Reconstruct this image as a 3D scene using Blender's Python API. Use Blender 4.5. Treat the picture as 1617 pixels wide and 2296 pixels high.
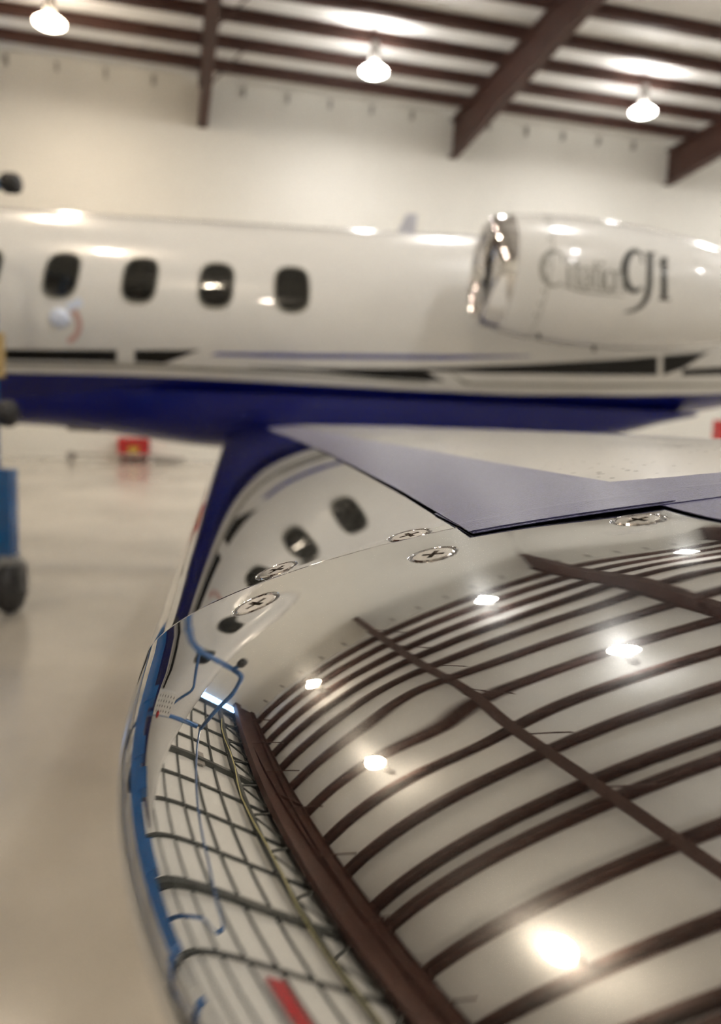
import bpy, bmesh, math, random
import numpy as np
from mathutils import Vector, Matrix

random.seed(7)
for o in list(bpy.data.objects):
    bpy.data.objects.remove(o, do_unlink=True)
SC = bpy.context.scene
COL = SC.collection

# ---------------------------------------------------------------- camera, light, exposure
HC = 1.30                      # lens height above the floor
F_PX, CX, CY = 1726.0, 808.5, 1148.0
PITCH = math.atan(223.0 / F_PX)
ROLL = math.radians(2.3)
YAW = math.radians(14.0)       # hangar axes against the camera's heading
def _rx(a): return np.array([[1, 0, 0], [0, math.cos(a), -math.sin(a)], [0, math.sin(a), math.cos(a)]])
def _ry(a): return np.array([[math.cos(a), 0, math.sin(a)], [0, 1, 0], [-math.sin(a), 0, math.cos(a)]])
M_CAM = _rx(-PITCH) @ _ry(-ROLL)
R_H = np.array([[math.cos(YAW), math.sin(YAW), 0], [-math.sin(YAW), math.cos(YAW), 0], [0, 0, 1]])
CAM_O = np.array([0, 0, HC])
RC = R_H @ M_CAM

cam = bpy.data.cameras.new('camera')
cam_o = bpy.data.objects.new('camera', cam); COL.objects.link(cam_o)
cam.sensor_fit = 'VERTICAL'
cam.lens = 4.25
cam.sensor_height = 4.25 * 2296 / F_PX
cam.sensor_width = cam.sensor_height * 1617 / 2296
cam.clip_start = 0.004; cam.clip_end = 200
cam.dof.use_dof = True; cam.dof.focus_distance = 0.188; cam.dof.aperture_fstop = 1.9
m = Matrix.Identity(4)
for i in range(3):
    m[i][0] = RC[i, 0]; m[i][1] = RC[i, 2]; m[i][2] = -RC[i, 1]; m[i][3] = CAM_O[i]
cam_o.matrix_world = m
SC.camera = cam_o

wd = bpy.data.worlds.new('world'); SC.world = wd; wd.use_nodes = True
wd.node_tree.nodes['Background'].inputs[0].default_value = (0.75, 0.85, 1, 1)
wd.node_tree.nodes['Background'].inputs[1].default_value = 0.3

SC.view_settings.view_transform = 'Standard'; SC.view_settings.look = 'None'
SC.view_settings.gamma = 1; SC.view_settings.use_curve_mapping = False
SC.view_settings.exposure = 0.0
LAMP_POWER = 124.0            # watts per lamp
LENS_GLOW = 25.0
SC.cycles.use_denoising = True; SC.cycles.use_light_tree = False
SC.cycles.caustics_reflective = False; SC.cycles.caustics_refractive = False
SC.cycles.max_bounces = 6; SC.cycles.diffuse_bounces = 3; SC.cycles.glossy_bounces = 4; SC.cycles.transmission_bounces = 0; SC.cycles.volume_bounces = 0
SC.cycles.use_adaptive_sampling = True; SC.cycles.adaptive_threshold = 0.10; SC.cycles.adaptive_min_samples = 16
SC.cycles.sample_clamp_indirect = 5.0
SC.cycles.denoising_prefilter = 'FAST'

# ---------------------------------------------------------------- materials
def mat(name, col, rough=0.5, metal=0.0, coat=0.0, var=0.06, scale=8.0, bump=0.0, bscale=60.0, spec=0.5,
        emit=None, estr=0.0, obj=True, haze=0.0, detail=3.0):
    m = bpy.data.materials.new(name); m.use_nodes = True
    nt = m.node_tree; b = nt.nodes['Principled BSDF']
    b.inputs['Roughness'].default_value = rough; b.inputs['Metallic'].default_value = metal
    b.inputs['Coat Weight'].default_value = coat; b.inputs['Coat Roughness'].default_value = 0.03
    b.inputs['Specular IOR Level'].default_value = spec
    tc = nt.nodes.new('ShaderNodeTexCoord')
    n = nt.nodes.new('ShaderNodeTexNoise'); n.inputs['Scale'].default_value = scale; n.inputs['Detail'].default_value = detail
    nt.links.new(tc.outputs['Object'], n.inputs['Vector'])
    r = nt.nodes.new('ShaderNodeValToRGB')
    r.color_ramp.elements[0].position = 0.3; r.color_ramp.elements[1].position = 0.7
    r.color_ramp.elements[0].color = [max(0, c * (1 - var)) for c in col[:3]] + [1]
    r.color_ramp.elements[1].color = [min(1, c * (1 + var)) for c in col[:3]] + [1]
    nt.links.new(n.outputs['Fac'], r.inputs['Fac']); nt.links.new(r.outputs['Color'], b.inputs['Base Color'])
    if bump:
        n2 = nt.nodes.new('ShaderNodeTexNoise'); n2.inputs['Scale'].default_value = bscale; n2.inputs['Detail'].default_value = 4
        nt.links.new(tc.outputs['Object'], n2.inputs['Vector'])
        bp = nt.nodes.new('ShaderNodeBump'); bp.inputs['Strength'].default_value = bump; bp.inputs['Distance'].default_value = 0.02
        nt.links.new(n2.outputs['Fac'], bp.inputs['Height']); nt.links.new(bp.outputs['Normal'], b.inputs['Normal'])
    if emit:
        b.inputs['Emission Color'].default_value = (*emit, 1); b.inputs['Emission Strength'].default_value = estr
    if haze:
        g = nt.nodes.new('ShaderNodeBsdfGlossy'); g.inputs['Roughness'].default_value = 0.17
        nt.links.new(r.outputs['Color'], g.inputs['Color'])
        mx = nt.nodes.new('ShaderNodeMixShader'); mx.inputs[0].default_value = haze
        nt.links.new(b.outputs[0], mx.inputs[1]); nt.links.new(g.outputs[0], mx.inputs[2])
        nt.links.new(mx.outputs[0], nt.nodes['Material Output'].inputs['Surface'])
    return m
MT = {}
MT['metal'] = mat('polished_aluminium', (0.655, 0.66, 0.66), 0.0, 1.0, var=0.01, scale=300, haze=0.05)
MT['screw'] = mat('steel_screw', (0.74, 0.70, 0.66), 0.10, 1.0, var=0.10, scale=900)
MT['white'] = mat('white_gloss_paint', (0.78, 0.78, 0.77), 0.25, coat=1.0, var=0.01, scale=2)
MT['blue'] = mat('blue_gloss_paint', (0.002, 0.006, 0.125), 0.35, coat=0.35, var=0.05, scale=2, spec=.2)
MT['navy'] = mat('navy_stripe_paint', (0.03, 0.045, 0.25), 0.3, coat=0.7)
MT['black'] = mat('black_stripe_paint', (0.003, 0.0035, 0.003), 0.4, coat=0.12, spec=.25)
MT['silver'] = mat('silver_stripe_paint', (0.24, 0.24, 0.21), 0.3, 0.3, coat=0.6)
MT['glass'] = mat('dark_cabin_glass', (0.012, 0.013, 0.012), 0.06, coat=0.3, var=0.3, scale=3)
MT['chrome'] = mat('chrome_inlet_lip', (0.86, 0.85, 0.84), 0.03, 1.0, var=0.01)
MT['dark'] = mat('dark_inlet', (0.02, 0.02, 0.02), 0.4)
MT['grey_letter'] = mat('pale_grey_lettering', (0.30, 0.30, 0.28), 0.4, coat=0.5)
MT['dark_letter'] = mat('dark_grey_lettering', (0.035, 0.038, 0.035), 0.35, coat=0.5)
MT['pink'] = mat('faded_red_print', (0.55, 0.36, 0.34), 0.4)
MT['paleblue'] = mat('pale_blue_glint', (0.70, 0.78, 1.0), 0.2, coat=.5)  # bluish glints on the fuselage, put into the colour
MT['wall'] = mat('cream_painted_wall', (0.80, 0.785, 0.735), 0.55, var=0.03, scale=0.35)
MT['deck'] = mat('white_roof_insulation', (0.88, 0.88, 0.87), 0.6, var=0.03, scale=0.8, bump=0.25, bscale=2.5)
MT['steel'] = mat('red_oxide_steel', (0.062, 0.025, 0.018), 0.6, var=0.15, scale=3)
MT['floor'] = mat('sealed_concrete_floor', (0.50, 0.46, 0.40), 0.16, var=0.2, scale=0.6, spec=0.6, detail=6)
MT['doorwhite'] = mat('white_door_sheet', (0.85, 0.84, 0.81), 0.5, var=0.02)
MT['doorsteel'] = mat('dark_door_steel', (0.045, 0.05, 0.045), 0.5)
MT['housing'] = mat('grey_lamp_housing', (0.35, 0.33, 0.31), 0.4, 0.6)
MT['standblue'] = mat('blue_enamel_tube', (0.010, 0.095, 0.27), 0.35, coat=0.4, var=0.1, scale=4)
MT['rubber'] = mat('black_rubber', (0.02, 0.02, 0.02), 0.6)
MT['zinc'] = mat('zinc_caster', (0.4, 0.41, 0.42), 0.35, 0.8)
MT['red'] = mat('red_tool_chest', (0.42, 0.008, 0.012), 0.35, coat=0.4)
MT['yellow'] = mat('yellow_label', (0.45, 0.30, 0.04), 0.5)
MT['board'] = mat('white_board', (0.8, 0.8, 0.78), 0.5)
MT['film'] = mat('grey_masking_film', (0.066, 0.066, 0.155), 0.30, var=0.35, scale=1300, bump=0.16, bscale=1500, spec=0.5)
MT['tan'] = mat('tan_webbing', (0.42, 0.30, 0.13), 0.7)
MT['yellowcable'] = mat('yellow_cable', (0.75, 0.68, 0.30), 0.5)
MT['antenna'] = mat('pale_grey_antenna', (0.50, 0.51, 0.58), 0.4)
MT['recess'] = mat('dark_screw_recess', (0.16, 0.14, 0.12), 0.25, 0.9, var=0.5, scale=2500)
MT['gasket'] = mat('dark_seam_sealant', (0.03, 0.027, 0.023), 0.5)

# ---------------------------------------------------------------- object helpers
def tag(o, label=None, cat=None, group=None, kind=None):
    if label: o['label'] = label
    if cat: o['category'] = cat
    if group: o['group'] = group
    if kind: o['kind'] = kind
    return o
def empty(name, loc=(0, 0, 0), rz=0.0, parent=None):
    o = bpy.data.objects.new(name, None); COL.objects.link(o)
    o.location = loc; o.rotation_euler = (0, 0, rz); o.empty_display_size = 0.1
    if parent: o.parent = parent
    return o
def link(name, me, m, parent=None):
    o = bpy.data.objects.new(name, me); COL.objects.link(o)
    if m is not None and not me.materials: me.materials.append(m)
    if parent: o.parent = parent
    return o
def mesh(name, v, f, m, parent=None, smooth=False):
    me = bpy.data.meshes.new(name); me.from_pydata([tuple(map(float, p)) for p in v], [], f)
    me.validate(); me.update()
    if smooth: me.shade_smooth()
    return link(name, me, m, parent)
def grid_faces(nr, nc, wrap=False, off=0, flip=False):
    F = []
    for i in range(nr - 1):
        for j in range(nc if wrap else nc - 1):
            a = off + i * nc + j; b = off + i * nc + (j + 1) % nc
            q = (a, b, b + nc, a + nc)
            F.append(q[::-1] if flip else q)
    return F
class MB:
    """collects boxes, bars and turned shapes; build() links them as one mesh"""
    def __init__(s): s.v = []; s.f = []
    def add(s, v, f):
        o = len(s.v); s.v += [tuple(p) for p in v]; s.f += [tuple(i + o for i in q) for q in f]; return s
    def box(s, x0, x1, y0, y1, z0, z1):
        v = [(x, y, z) for x in (x0, x1) for y in (y0, y1) for z in (z0, z1)]
        return s.add(v, [(0, 1, 3, 2), (4, 6, 7, 5), (0, 4, 5, 1), (2, 3, 7, 6), (0, 2, 6, 4), (1, 5, 7, 3)])
    def bar(s, a, b, w, h, up=(0, 0, 1)):
        a = Vector(a); b = Vector(b); d = (b - a).normalized(); upv = Vector(up)
        if abs(d.dot(upv)) > .98: upv = Vector((1, 0, 0))
        x = d.cross(upv).normalized(); y = x.cross(d)
        v = [p + x * sx * w / 2 + y * sy * h / 2 for p in (a, b) for sx, sy in ((-1, -1), (1, -1), (1, 1), (-1, 1))]
        return s.add(v, [(3, 2, 1, 0), (4, 5, 6, 7), (0, 1, 5, 4), (1, 2, 6, 5), (2, 3, 7, 6), (3, 0, 4, 7)])
    def tube(s, pts, r, n=12, cap=True):
        pts = [Vector(p) for p in pts]; k = len(pts); v = []
        prev = None
        for i, p in enumerate(pts):
            d = (pts[min(i + 1, k - 1)] - pts[max(i - 1, 0)]).normalized()
            if prev is None:
                u = d.orthogonal().normalized()
            else:
                u = (prev - d * prev.dot(d)).normalized()
            prev = u; w = d.cross(u)
            rr = r[i] if isinstance(r, (list, tuple)) else r
            v += [p + (u * math.cos(t) + w * math.sin(t)) * rr for t in [2 * math.pi * j / n for j in range(n)]]
        f = grid_faces(k, n, True)
        if cap: f += [tuple(range(n))[::-1], tuple(range((k - 1) * n, k * n))]
        return s.add(v, f)
    def lathe(s, prof, n=24, c=(0, 0, 0), axis='z', cap=True):
        v = []
        for r, z in prof:
            for j in range(n):
                t = 2 * math.pi * j / n; a, b = r * math.cos(t), r * math.sin(t)
                p = {'z': (a, b, z), 'x': (z, a, b), 'y': (b, z, a)}[axis]
                v.append((p[0] + c[0], p[1] + c[1], p[2] + c[2]))
        f = grid_faces(len(prof), n, True)
        if cap: f += [tuple(range(n))[::-1], tuple(range((len(prof) - 1) * n, len(prof) * n))]
        return s.add(v, f)
    def build(s, name, m, parent=None, smooth=False):
        return mesh(name, s.v, s.f, m, parent, smooth)

def bend(pts, r=0.15, n=5):
    """round the corners of a polyline"""
    P = [Vector(p) for p in pts]; out = [P[0]]
    for i in range(1, len(P) - 1):
        a = (P[i - 1] - P[i]); b = (P[i + 1] - P[i]); q = min(r, a.length * .45, b.length * .45)
        a = P[i] + a.normalized() * q; b = P[i] + b.normalized() * q
        for k in range(n + 1):
            t = k / n; out.append(a * (1 - t) ** 2 + P[i] * 2 * t * (1 - t) + b * t ** 2)
    return out + [P[-1]]

# ---------------------------------------------------------------- frames
def ray_l(px, py):
    """direction of a photo pixel in the level frame (x right, y ahead, z up)"""
    d = np.array([(px - CX) / F_PX, 1.0, -(py - CY) / F_PX]); d = M_CAM @ d
    return d / np.linalg.norm(d)
def lw(v):                     # level frame (lens at origin) -> world
    return R_H @ np.asarray(v, float) + CAM_O
# jet frame: x aft, y towards its centreline and beyond, z up, measured from the lens
JYAW = math.radians(5.0)
XA = np.array([math.cos(JYAW), math.sin(JYAW), 0]); YA = np.array([-math.sin(JYAW), math.cos(JYAW), 0])
def jet_of_level(v):
    return np.array([v @ XA, v @ YA, v[2]])
def level_of_jet(v):
    return v[0] * XA + v[1] * YA + np.array([0, 0, v[2]])
JC_Y, JC_Z = 6.2, 0.63         # fuselage centreline
JET_O = np.array([0.0, JC_Y, -HC])      # jet empty: on the floor below the cabin, in the jet frame
def jl(p_jet):                 # jet frame -> local coordinates of the jet empty
    return np.asarray(p_jet, float) - JET_O

# ---------------------------------------------------------------- wing surface (mm in profile, metres out)
A_W = np.array([-0.17, 1, -0.018]); A_W /= np.linalg.norm(A_W)
E1 = np.cross(A_W, [0, 0, 1.0]); E1 /= np.linalg.norm(E1)
E2 = np.cross(E1, A_W)
NOSE0 = (-20.1987, -60.3141)
NOSE1 = (-50.0, -150.0); S_ROOT = 5.3
C_UP = (3.69092, 0.0825635, -0.340906e-3, 0.0109422e-6)
S_SEAM = 0.185
X_J = 140.0                    # behind this the profile runs on to the trailing edge
def _up(x):
    t = np.sqrt(x)
    near = C_UP[0] * t + C_UP[1] * x + C_UP[2] * x ** 2 + C_UP[3] * x ** 3
    y0 = C_UP[0] * math.sqrt(X_J) + C_UP[1] * X_J + C_UP[2] * X_J ** 2 + C_UP[3] * X_J ** 3; m0 = .5 * C_UP[0] / math.sqrt(X_J) + C_UP[1] + 2 * C_UP[2] * X_J
    q = (x - X_J) / (800 - X_J); L = 800 - X_J
    far = (2 * q ** 3 - 3 * q ** 2 + 1) * y0 + (q ** 3 - 2 * q ** 2 + q) * m0 * L + (-2 * q ** 3 + 3 * q ** 2) * (-2) + (q ** 3 - q ** 2) * (-.12) * L
    return np.where(x < X_J, near, far)
def k_s(s): return np.where(s > S_SEAM, 1 + (s - S_SEAM) / (S_ROOT - S_SEAM) * 1.4, 1.0)
def _du(s):                    # the leading edge curves back towards the tip (mm)
    q = np.clip(173.481 - np.maximum(s, 0) * 1000, 0, None)
    d = q * q * 0.000700327 + q ** 3 * 7.59014e-06
    return d + np.clip(-s * 1000, 0, None) * .92
SHEAR = 0.000105               # the joint between the two panels runs slightly askew
G1 = .1857
def _dw(s, x):
    z = np.clip(185 - s * 1000, 0, 185); g = s + SHEAR * np.minimum(x, 140.0)
    lip = np.where(g < G1, .048 * np.clip(g * 1000 - 150, 0, 36) ** 2 / 72.0, 0.0)      # the outer panel stands proud along the joint
    inn = np.where(g >= G1, 0.72 + 6.5 * (1 - np.exp(-(np.maximum(g, G1) - G1) / .5)), 0.0)
    return lip + inn + 0.00404902 * z + 0.02629e-3 * z * z
def wing_uw(t, s):
    """t = signed square root of the distance behind the nose (+ above, - below); s = metres along the wing"""
    t = np.asarray(t, float); s = np.asarray(s, float)
    x = t * t
    lo = -C_UP[0] * np.abs(t) + .125 * x
    y = np.where(t >= 0, _up(x), lo)
    k = k_s(s); q = (s - S_SEAM) / (S_ROOT - S_SEAM); q = np.where(q > 0, q, 0)
    du = _du(s)
    u = NOSE0[0] + (NOSE1[0] - NOSE0[0]) * q + du + x * k * (1 - du / 800.0)
    w = NOSE0[1] + (NOSE1[1] - NOSE0[1]) * q + y * k + _dw(s, x)
    return u * 1e-3, w * 1e-3
def wing_level(t, s, lift=0.0):
    u, w = wing_uw(t, s)
    if np.any(lift):
        e = 1e-3
        u2, w2 = wing_uw(np.asarray(t) + e, s); du, dw = u2 - u, w2 - w; L = np.hypot(du, dw)
        u = u - dw / L * lift; w = w + du / L * lift
    s = np.broadcast_to(s, np.shape(u))
    return u[..., None] * E1 + s[..., None] * A_W + w[..., None] * E2
def wing_hit(px, py):
    """where the ray of a pixel meets the wing's upper side -> (x mm behind the nose, s)"""
    d = ray_l(px, py); a, b, c = d @ E1, d @ A_W, d @ E2
    ss = np.concatenate([np.linspace(0.03, 0.5, 6000), np.linspace(0.5, 5.6, 6000)])
    uu = a / b * ss; ww = c / b * ss
    q = np.clip((ss - S_SEAM) / (S_ROOT - S_SEAM), 0, None)
    du = _du(ss)
    x = (uu * 1e3 - NOSE0[0] - (NOSE1[0] - NOSE0[0]) * q - du) / (k_s(ss) * (1 - du / 800.0))
    ok = x > 0
    t = np.sqrt(np.clip(x, 0, None))
    _, w = wing_uw(t, ss)
    g = np.where(ok, ww - w, 1)
    i = np.argmax(g < 0)
    return (float(x[i]), float(ss[i])) if g[i] < 0 else None
#GEOM_END

# ================================================================ the hangar (world axes)
Y_FAR, Y_NEAR, Y_RIDGE = 18.75, -12.75, 3.0
X_DOOR, BAY = -5.34, 5.98
X_FAR = X_DOOR + BAY * 4
SLOPE = 0.045
def roof_z(y):                 # centre height of a purlin
    yy = y if y > Y_RIDGE else 2 * Y_RIDGE - y
    return HC + 7.2 + SLOPE * (18.7 - yy)
floor = MB().box(X_DOOR - 1, X_FAR + .4, Y_NEAR - .4, Y_FAR + .4, -0.2, 0.0).build('floor', MT['floor'])
tag(floor, 'glossy sealed beige concrete hangar floor', kind='structure')
# far wall of vertical ribbed sheets behind the jet
wf = MB().box(X_DOOR - .3, X_FAR + .3, Y_FAR, Y_FAR + .2, 0, 9.4).build('wall_back', MT['wall'])
tag(wf, 'tall cream painted wall behind the jet', kind='structure')
wn = MB().box(X_DOOR - .3, X_FAR + .3, Y_NEAR - .2, Y_NEAR, 0, 9.4).build('wall_front', MT['wall'])
tag(wn, 'cream hangar wall behind the viewer', kind='structure')
wr = MB().box(X_FAR, X_FAR + .2, Y_NEAR, Y_FAR, 0, 10.2).build('wall_right', MT['wall'])
tag(wr, 'cream end wall of the hangar, to the right', kind='structure')
wl = MB().box(X_DOOR - .75, X_DOOR - .5, Y_NEAR, Y_FAR, 8.1, 10.2).build('wall_left', MT['wall'])
tag(wl, 'cream wall strip above the hangar door', kind='structure')
# roof deck, purlins, rafters
dz = .11
dk = mesh('ceiling', [(x, y, roof_z(y) + dz + e) for e in (0, .15) for x in (X_DOOR - .75, X_FAR + .2) for y in (Y_NEAR - .2, Y_RIDGE, Y_FAR + .2)],
          [(0, 1, 4, 3), (1, 2, 5, 4), (6, 9, 10, 7), (7, 10, 11, 8), (0, 3, 9, 6), (2, 8, 11, 5), (0, 6, 7, 1), (1, 7, 8, 2), (3, 4, 10, 9), (4, 5, 11, 10)], MT['deck'])
tag(dk, 'white insulated hangar roof carried by brown steel', kind='structure')
YP = [17.88, 16.85, 15.8, 14.8, 13.7, 12.45, 11.0, 9.6, 8.35, 7.1, 6.52, 5.25, 3.9, 2.95, 2.65, 1.5, .3, -.9, -2.1, -3.3, -4.5, -5.7, -6.9, -8.1, -9.3, -10.5, -11.8]
for b in range(4):             # one purlin per bay and row: a Z-shaped bar
    x0 = X_DOOR + b * BAY; x1 = x0 + BAY
    for y in YP:
        z = roof_z(y); o = MB()
        o.box(x0, x1, y - .012, y + .012, z - .085, z + .10)
        o.box(x0, x1, y - .10, y - .012, z + .085, z + .10)
        o.box(x0, x1, y - .04, y + .105, z - .085, z - .07)
        o.build('purlin', MT['steel'], dk)
for b in range(0, 5):          # tapered I-section rafters
    x = X_DOOR + b * BAY
    for sgn in (1, -1):
        o = MB(); n = 6; v = []
        ye = Y_FAR - .02 if sgn > 0 else Y_NEAR + .02
        def top(y): return roof_z(y) - .09
        def bot(y): yy = y if sgn > 0 else 2 * Y_RIDGE - y; return HC + 6.23 + .077 * (18.7 - yy) - (.0 if b else .25)
        for w_, zb, zt in ((.02, lambda y: bot(y), lambda y: top(y)), (.22, lambda y: bot(y), lambda y: bot(y) + .03), (.22, lambda y: top(y) - .03, lambda y: top(y))):
            vv = []
            for y in (ye, Y_RIDGE):
                vv += [(x - w_ / 2, y, zb(y)), (x + w_ / 2, y, zb(y)), (x + w_ / 2, y, zt(y)), (x - w_ / 2, y, zt(y))]
            o.add(vv, [(3, 2, 1, 0), (4, 5, 6, 7), (0, 1, 5, 4), (1, 2, 6, 5), (2, 3, 7, 6), (3, 0, 4, 7)])
        for ys in (ye - sgn * 7.5,):      # bolted splice plate
            o.box(x - .13, x + .13, ys - .025, ys + .025, bot(ys) - .05, top(ys))
        o.build('rafter', MT['steel'], dk)
        for k in range(1, 14, 2):         # flange braces running up to the purlins
            y = ye - sgn * (0.9 + 1.04 * k)
            q = MB().bar((x + .05, y, bot(y) + .03), (x + .75, y, roof_z(y) - .1), .03, .03)
            q.build('flange_brace', MT['steel'], dk)
for k, yy in enumerate((17.3,)):
    for b in range(4):
        for j in range(5):
            x = X_DOOR + b * BAY + .9 + j * 1.0
            MB().box(x - .03, x + .03, Y_FAR - .10, Y_FAR, HC + 7.0, HC + 7.18).build('wall_clip', MT['housing'], wf)

# sliding door on the left: sheets, studs, girts and a lattice girder under the header
XD = X_DOOR - .45
door = MB().box(XD - .10, XD, Y_NEAR, Y_FAR - .55, 0.0, 8.1).build('door_1', MT['doorwhite'])
tag(door, 'white sliding hangar door framed with dark steel', kind='structure')
sy = [Y_FAR - .6 - 1.55 * k for k in range(21)]
for k, y in enumerate(sy):
    w_ = .16 if k % 4 == 0 else .07
    MB().box(XD, XD + (.20 if k % 4 == 0 else .10), y - w_ / 2, y + w_ / 2, 0, 8.0).build('stud', MT['doorsteel'], door)
for k in range(9):
    z = .3 + 0.9 * k
    MB().box(XD, XD + .09, Y_NEAR, Y_FAR - .6, z - .035, z + .035).build('girt', MT['doorsteel'], door)
tr = MB()
for z in (6.5, 7.6):
    tr.box(XD + .24, XD + .34, Y_NEAR + .2, Y_FAR - .7, z - .06, z + .06)
y = Y_FAR - .7; k = 0
while y > Y_NEAR + 1:
    tr.bar((XD + .29, y, 6.5 if k % 2 else 7.6), (XD + .29, y - .78, 7.6 if k % 2 else 6.5), .06, .06); y -= .78; k += 1
tr.build('lattice_girder', MT['doorsteel'], door)
MB().box(XD + .10, XD + .14, 2.9, 3.9, 4.15, 4.65).build('red_sign', MT['red'], door)
MB().box(XD + .10, XD + .13, 11.6, 12.5, 4.9, 5.25).build('grey_sign', MT['housing'], door)
MB().tube([(XD + .42, 16 - k * 1.0, 6.35 - .10 * math.sin(k * 1.3)) for k in range(24)], .018, 6).build('yellow_cable', MT['yellowcable'], door)
hd = MB().box(X_DOOR - .12, X_DOOR + .12, Y_NEAR, Y_FAR - .02, HC + 6.0, HC + 6.3)
hd.box(X_DOOR - .02, X_DOOR + .02, Y_NEAR, Y_FAR - .02, HC + 6.3, HC + 6.95)
hd.box(X_DOOR - .12, X_DOOR + .12, Y_NEAR, Y_FAR - .02, HC + 6.95, HC + 7.0)
tag(hd.build('trim_1', MT['steel']), 'brown steel header beam over the hangar door', kind='structure')
# narrow daylight window in the back wall beside the door
MT['daylight'] = mat('daylight_pane', (0.6, 0.75, 1), 0.3, emit=(0.30, 0.55, 1.0), estr=12.0)
jm = MB().box(XD - .10, XD - .02, Y_FAR - .55, Y_FAR, 0, 8.1); jm.box(XD - .02, XD + .04, Y_FAR - .55, Y_FAR, 0, 8.1)
tag(jm.build('trim_2', MT['wall']), 'cream jamb in the corner beside the hangar door', kind='structure')
w1 = MB().box(XD + .05, XD + .27, Y_FAR - .02, Y_FAR - .001, 4.3, 8.0)
tag(w1.build('window_1', MT['daylight']), 'tall narrow blue daylit slot beside the hangar door', kind='structure')

# high-bay lamps
def lamp_mesh(warm):
    col = (1.0, .82, .62) if warm else (1.0, .96, .88)
    return mat('lamp_lens_warm' if warm else 'lamp_lens_neutral', (.9, .9, .88), .4, emit=col, estr=LENS_GLOW)
LENS = {True: lamp_mesh(True), False: lamp_mesh(False)}
for m_ in LENS.values(): m_.cycles.emission_sampling = 'NONE'
BULB, DISC, UPL = {}, {}, {}
for k_ in (True, False):
    c_ = (1.0, .84, .64) if k_ else (1.0, .965, .915)
    BULB[k_] = bpy.data.lights.new('bulb', 'POINT'); BULB[k_].energy = LAMP_POWER * .42; BULB[k_].shadow_soft_size = .05; BULB[k_].color = c_
    UPL[k_] = bpy.data.lights.new('deck_uplight', 'AREA'); UPL[k_].shape = 'DISK'; UPL[k_].size = .50; UPL[k_].energy = LAMP_POWER * .26; UPL[k_].color = c_  # uplight added above each lens to brighten the roof deck
    DISC[k_] = bpy.data.lights.new('lamp_face', 'AREA'); DISC[k_].shape = 'DISK'; DISC[k_].size = .36; DISC[k_].energy = LAMP_POWER * .78; DISC[k_].color = c_
LX = [-2.15, 3.81, 9.79, 15.77]; LY = [15.63, 9.79, 3.95, -2.4, -8.2]
ORD = ['first', 'second', 'third', 'fourth', 'fifth']
me_h = me_l = None
lens_me = {}
for i, x in enumerate(LX):
    for j, y in enumerate(LY):
        zt = roof_z(y) - .13; zl = HC + 6.62 + .03 * (15.63 - max(y, 6.0 - y))
        t = empty('high_bay_lamp', (x, y, zl))
        if me_h is None:
            h_ = MB().lathe([(.05, .56), (.10, .54), (.11, .24), (.12, .14), (.11, .115), (.05, .115)], 16)
            me_h = h_.build('housing', MT['housing'], t, True)
        else:
            link('housing', me_h.data, None, t)
        warm = (i == 0)
        if warm not in lens_me:
            l_ = MB().lathe([(.10, .115), (.20, .085), (.27, .03), (.26, -.01), (.19, -.045), (.06, -.062)], 16)
            lens_me[warm] = l_.build('lens', LENS[warm], t, True)
        else:
            link('lens', lens_me[warm].data, None, t)
        MB().tube([(0, 0, .6), (0, 0, zt - zl)], .012, 6).build('rod', MT['housing'], t)
        bo = bpy.data.objects.new('bulb', BULB[warm]); COL.objects.link(bo); bo.parent = t; bo.location = (0, 0, -.16)
        bo = bpy.data.objects.new('lamp_face', DISC[warm]); COL.objects.link(bo); bo.parent = t; bo.location = (0, 0, -.075)
        bo = bpy.data.objects.new('deck_uplight', UPL[warm]); COL.objects.link(bo); bo.parent = t; bo.location = (0, 0, .125); bo.rotation_euler = (math.pi, 0, 0)
        if (i, j) == (0, 0): lb = 'warm round high-bay lamp high up at the left, beyond the leftmost rafter'
        elif (i, j) == (1, 0): lb = 'round high-bay lamp hanging between the two leftmost brown rafters'
        elif (i, j) == (2, 0): lb = 'round high-bay lamp above the engine, right of the long middle rafter'
        else: lb = 'round high-bay lamp, %s row from the back wall, %s from the hangar door' % (ORD[j], ORD[i])
        tag(t, lb, 'lamp', 'high-bay lamps under the hangar roof')

# ================================================================ the jet
jo = level_of_jet(JET_O)
jet = empty('business_jet', tuple(lw(jo)), JYAW - YAW)
tag(jet, 'white business jet with blue belly, black stripes and polished wing leading edge', 'airplane')

# fuselage
FX = [-6.6, -6.4, -6.0, -5.2, -4.4, -3.6, -3.0, 0.8, 1.6, 2.4, 3.2, 4.2, 5.2, 6.2, 6.6]
FR = [.02, .12, .27, .44, .58, .71, .76, .76, .755, .72, .65, .50, .33, .16, .05]
FZ = [.25, .28, .33, .42, .50, .59, .63, .63, .645, .69, .745, .83, .92, 1.0, 1.02]
def _sm(x, X, Y):
    x = np.asarray(x, float)
    h = .25
    return (np.interp(x - h, X, Y) + 2 * np.interp(x, X, Y) + np.interp(x + h, X, Y)) / 4
def f_r(x): return _sm(x, FX, FR)
def f_z(x): return _sm(x, FX, FZ)
def fus(x, th, lift=0.0):      # th: 0 = towards the viewer, +90 deg = top
    r = f_r(x) + lift
    return np.stack([np.broadcast_to(x, np.shape(r * np.cos(th))), JC_Y - r * np.cos(th), f_z(x) + r * np.sin(th)], -1)
def fus_hit(px, py):
    d = jet_of_level(ray_l(px, py)); t = np.linspace(4.6, 8.0, 3400); P = t[:, None] * d
    g = (P[:, 1] - JC_Y) ** 2 + (P[:, 2] - f_z(P[:, 0])) ** 2 - f_r(P[:, 0]) ** 2
    i = int(np.argmax(g < 0)) if np.any(g < 0) else int(np.argmin(g))
    p = P[i]; return p[0], math.atan2(p[2] - f_z(p[0]), JC_Y - p[1])
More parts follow.
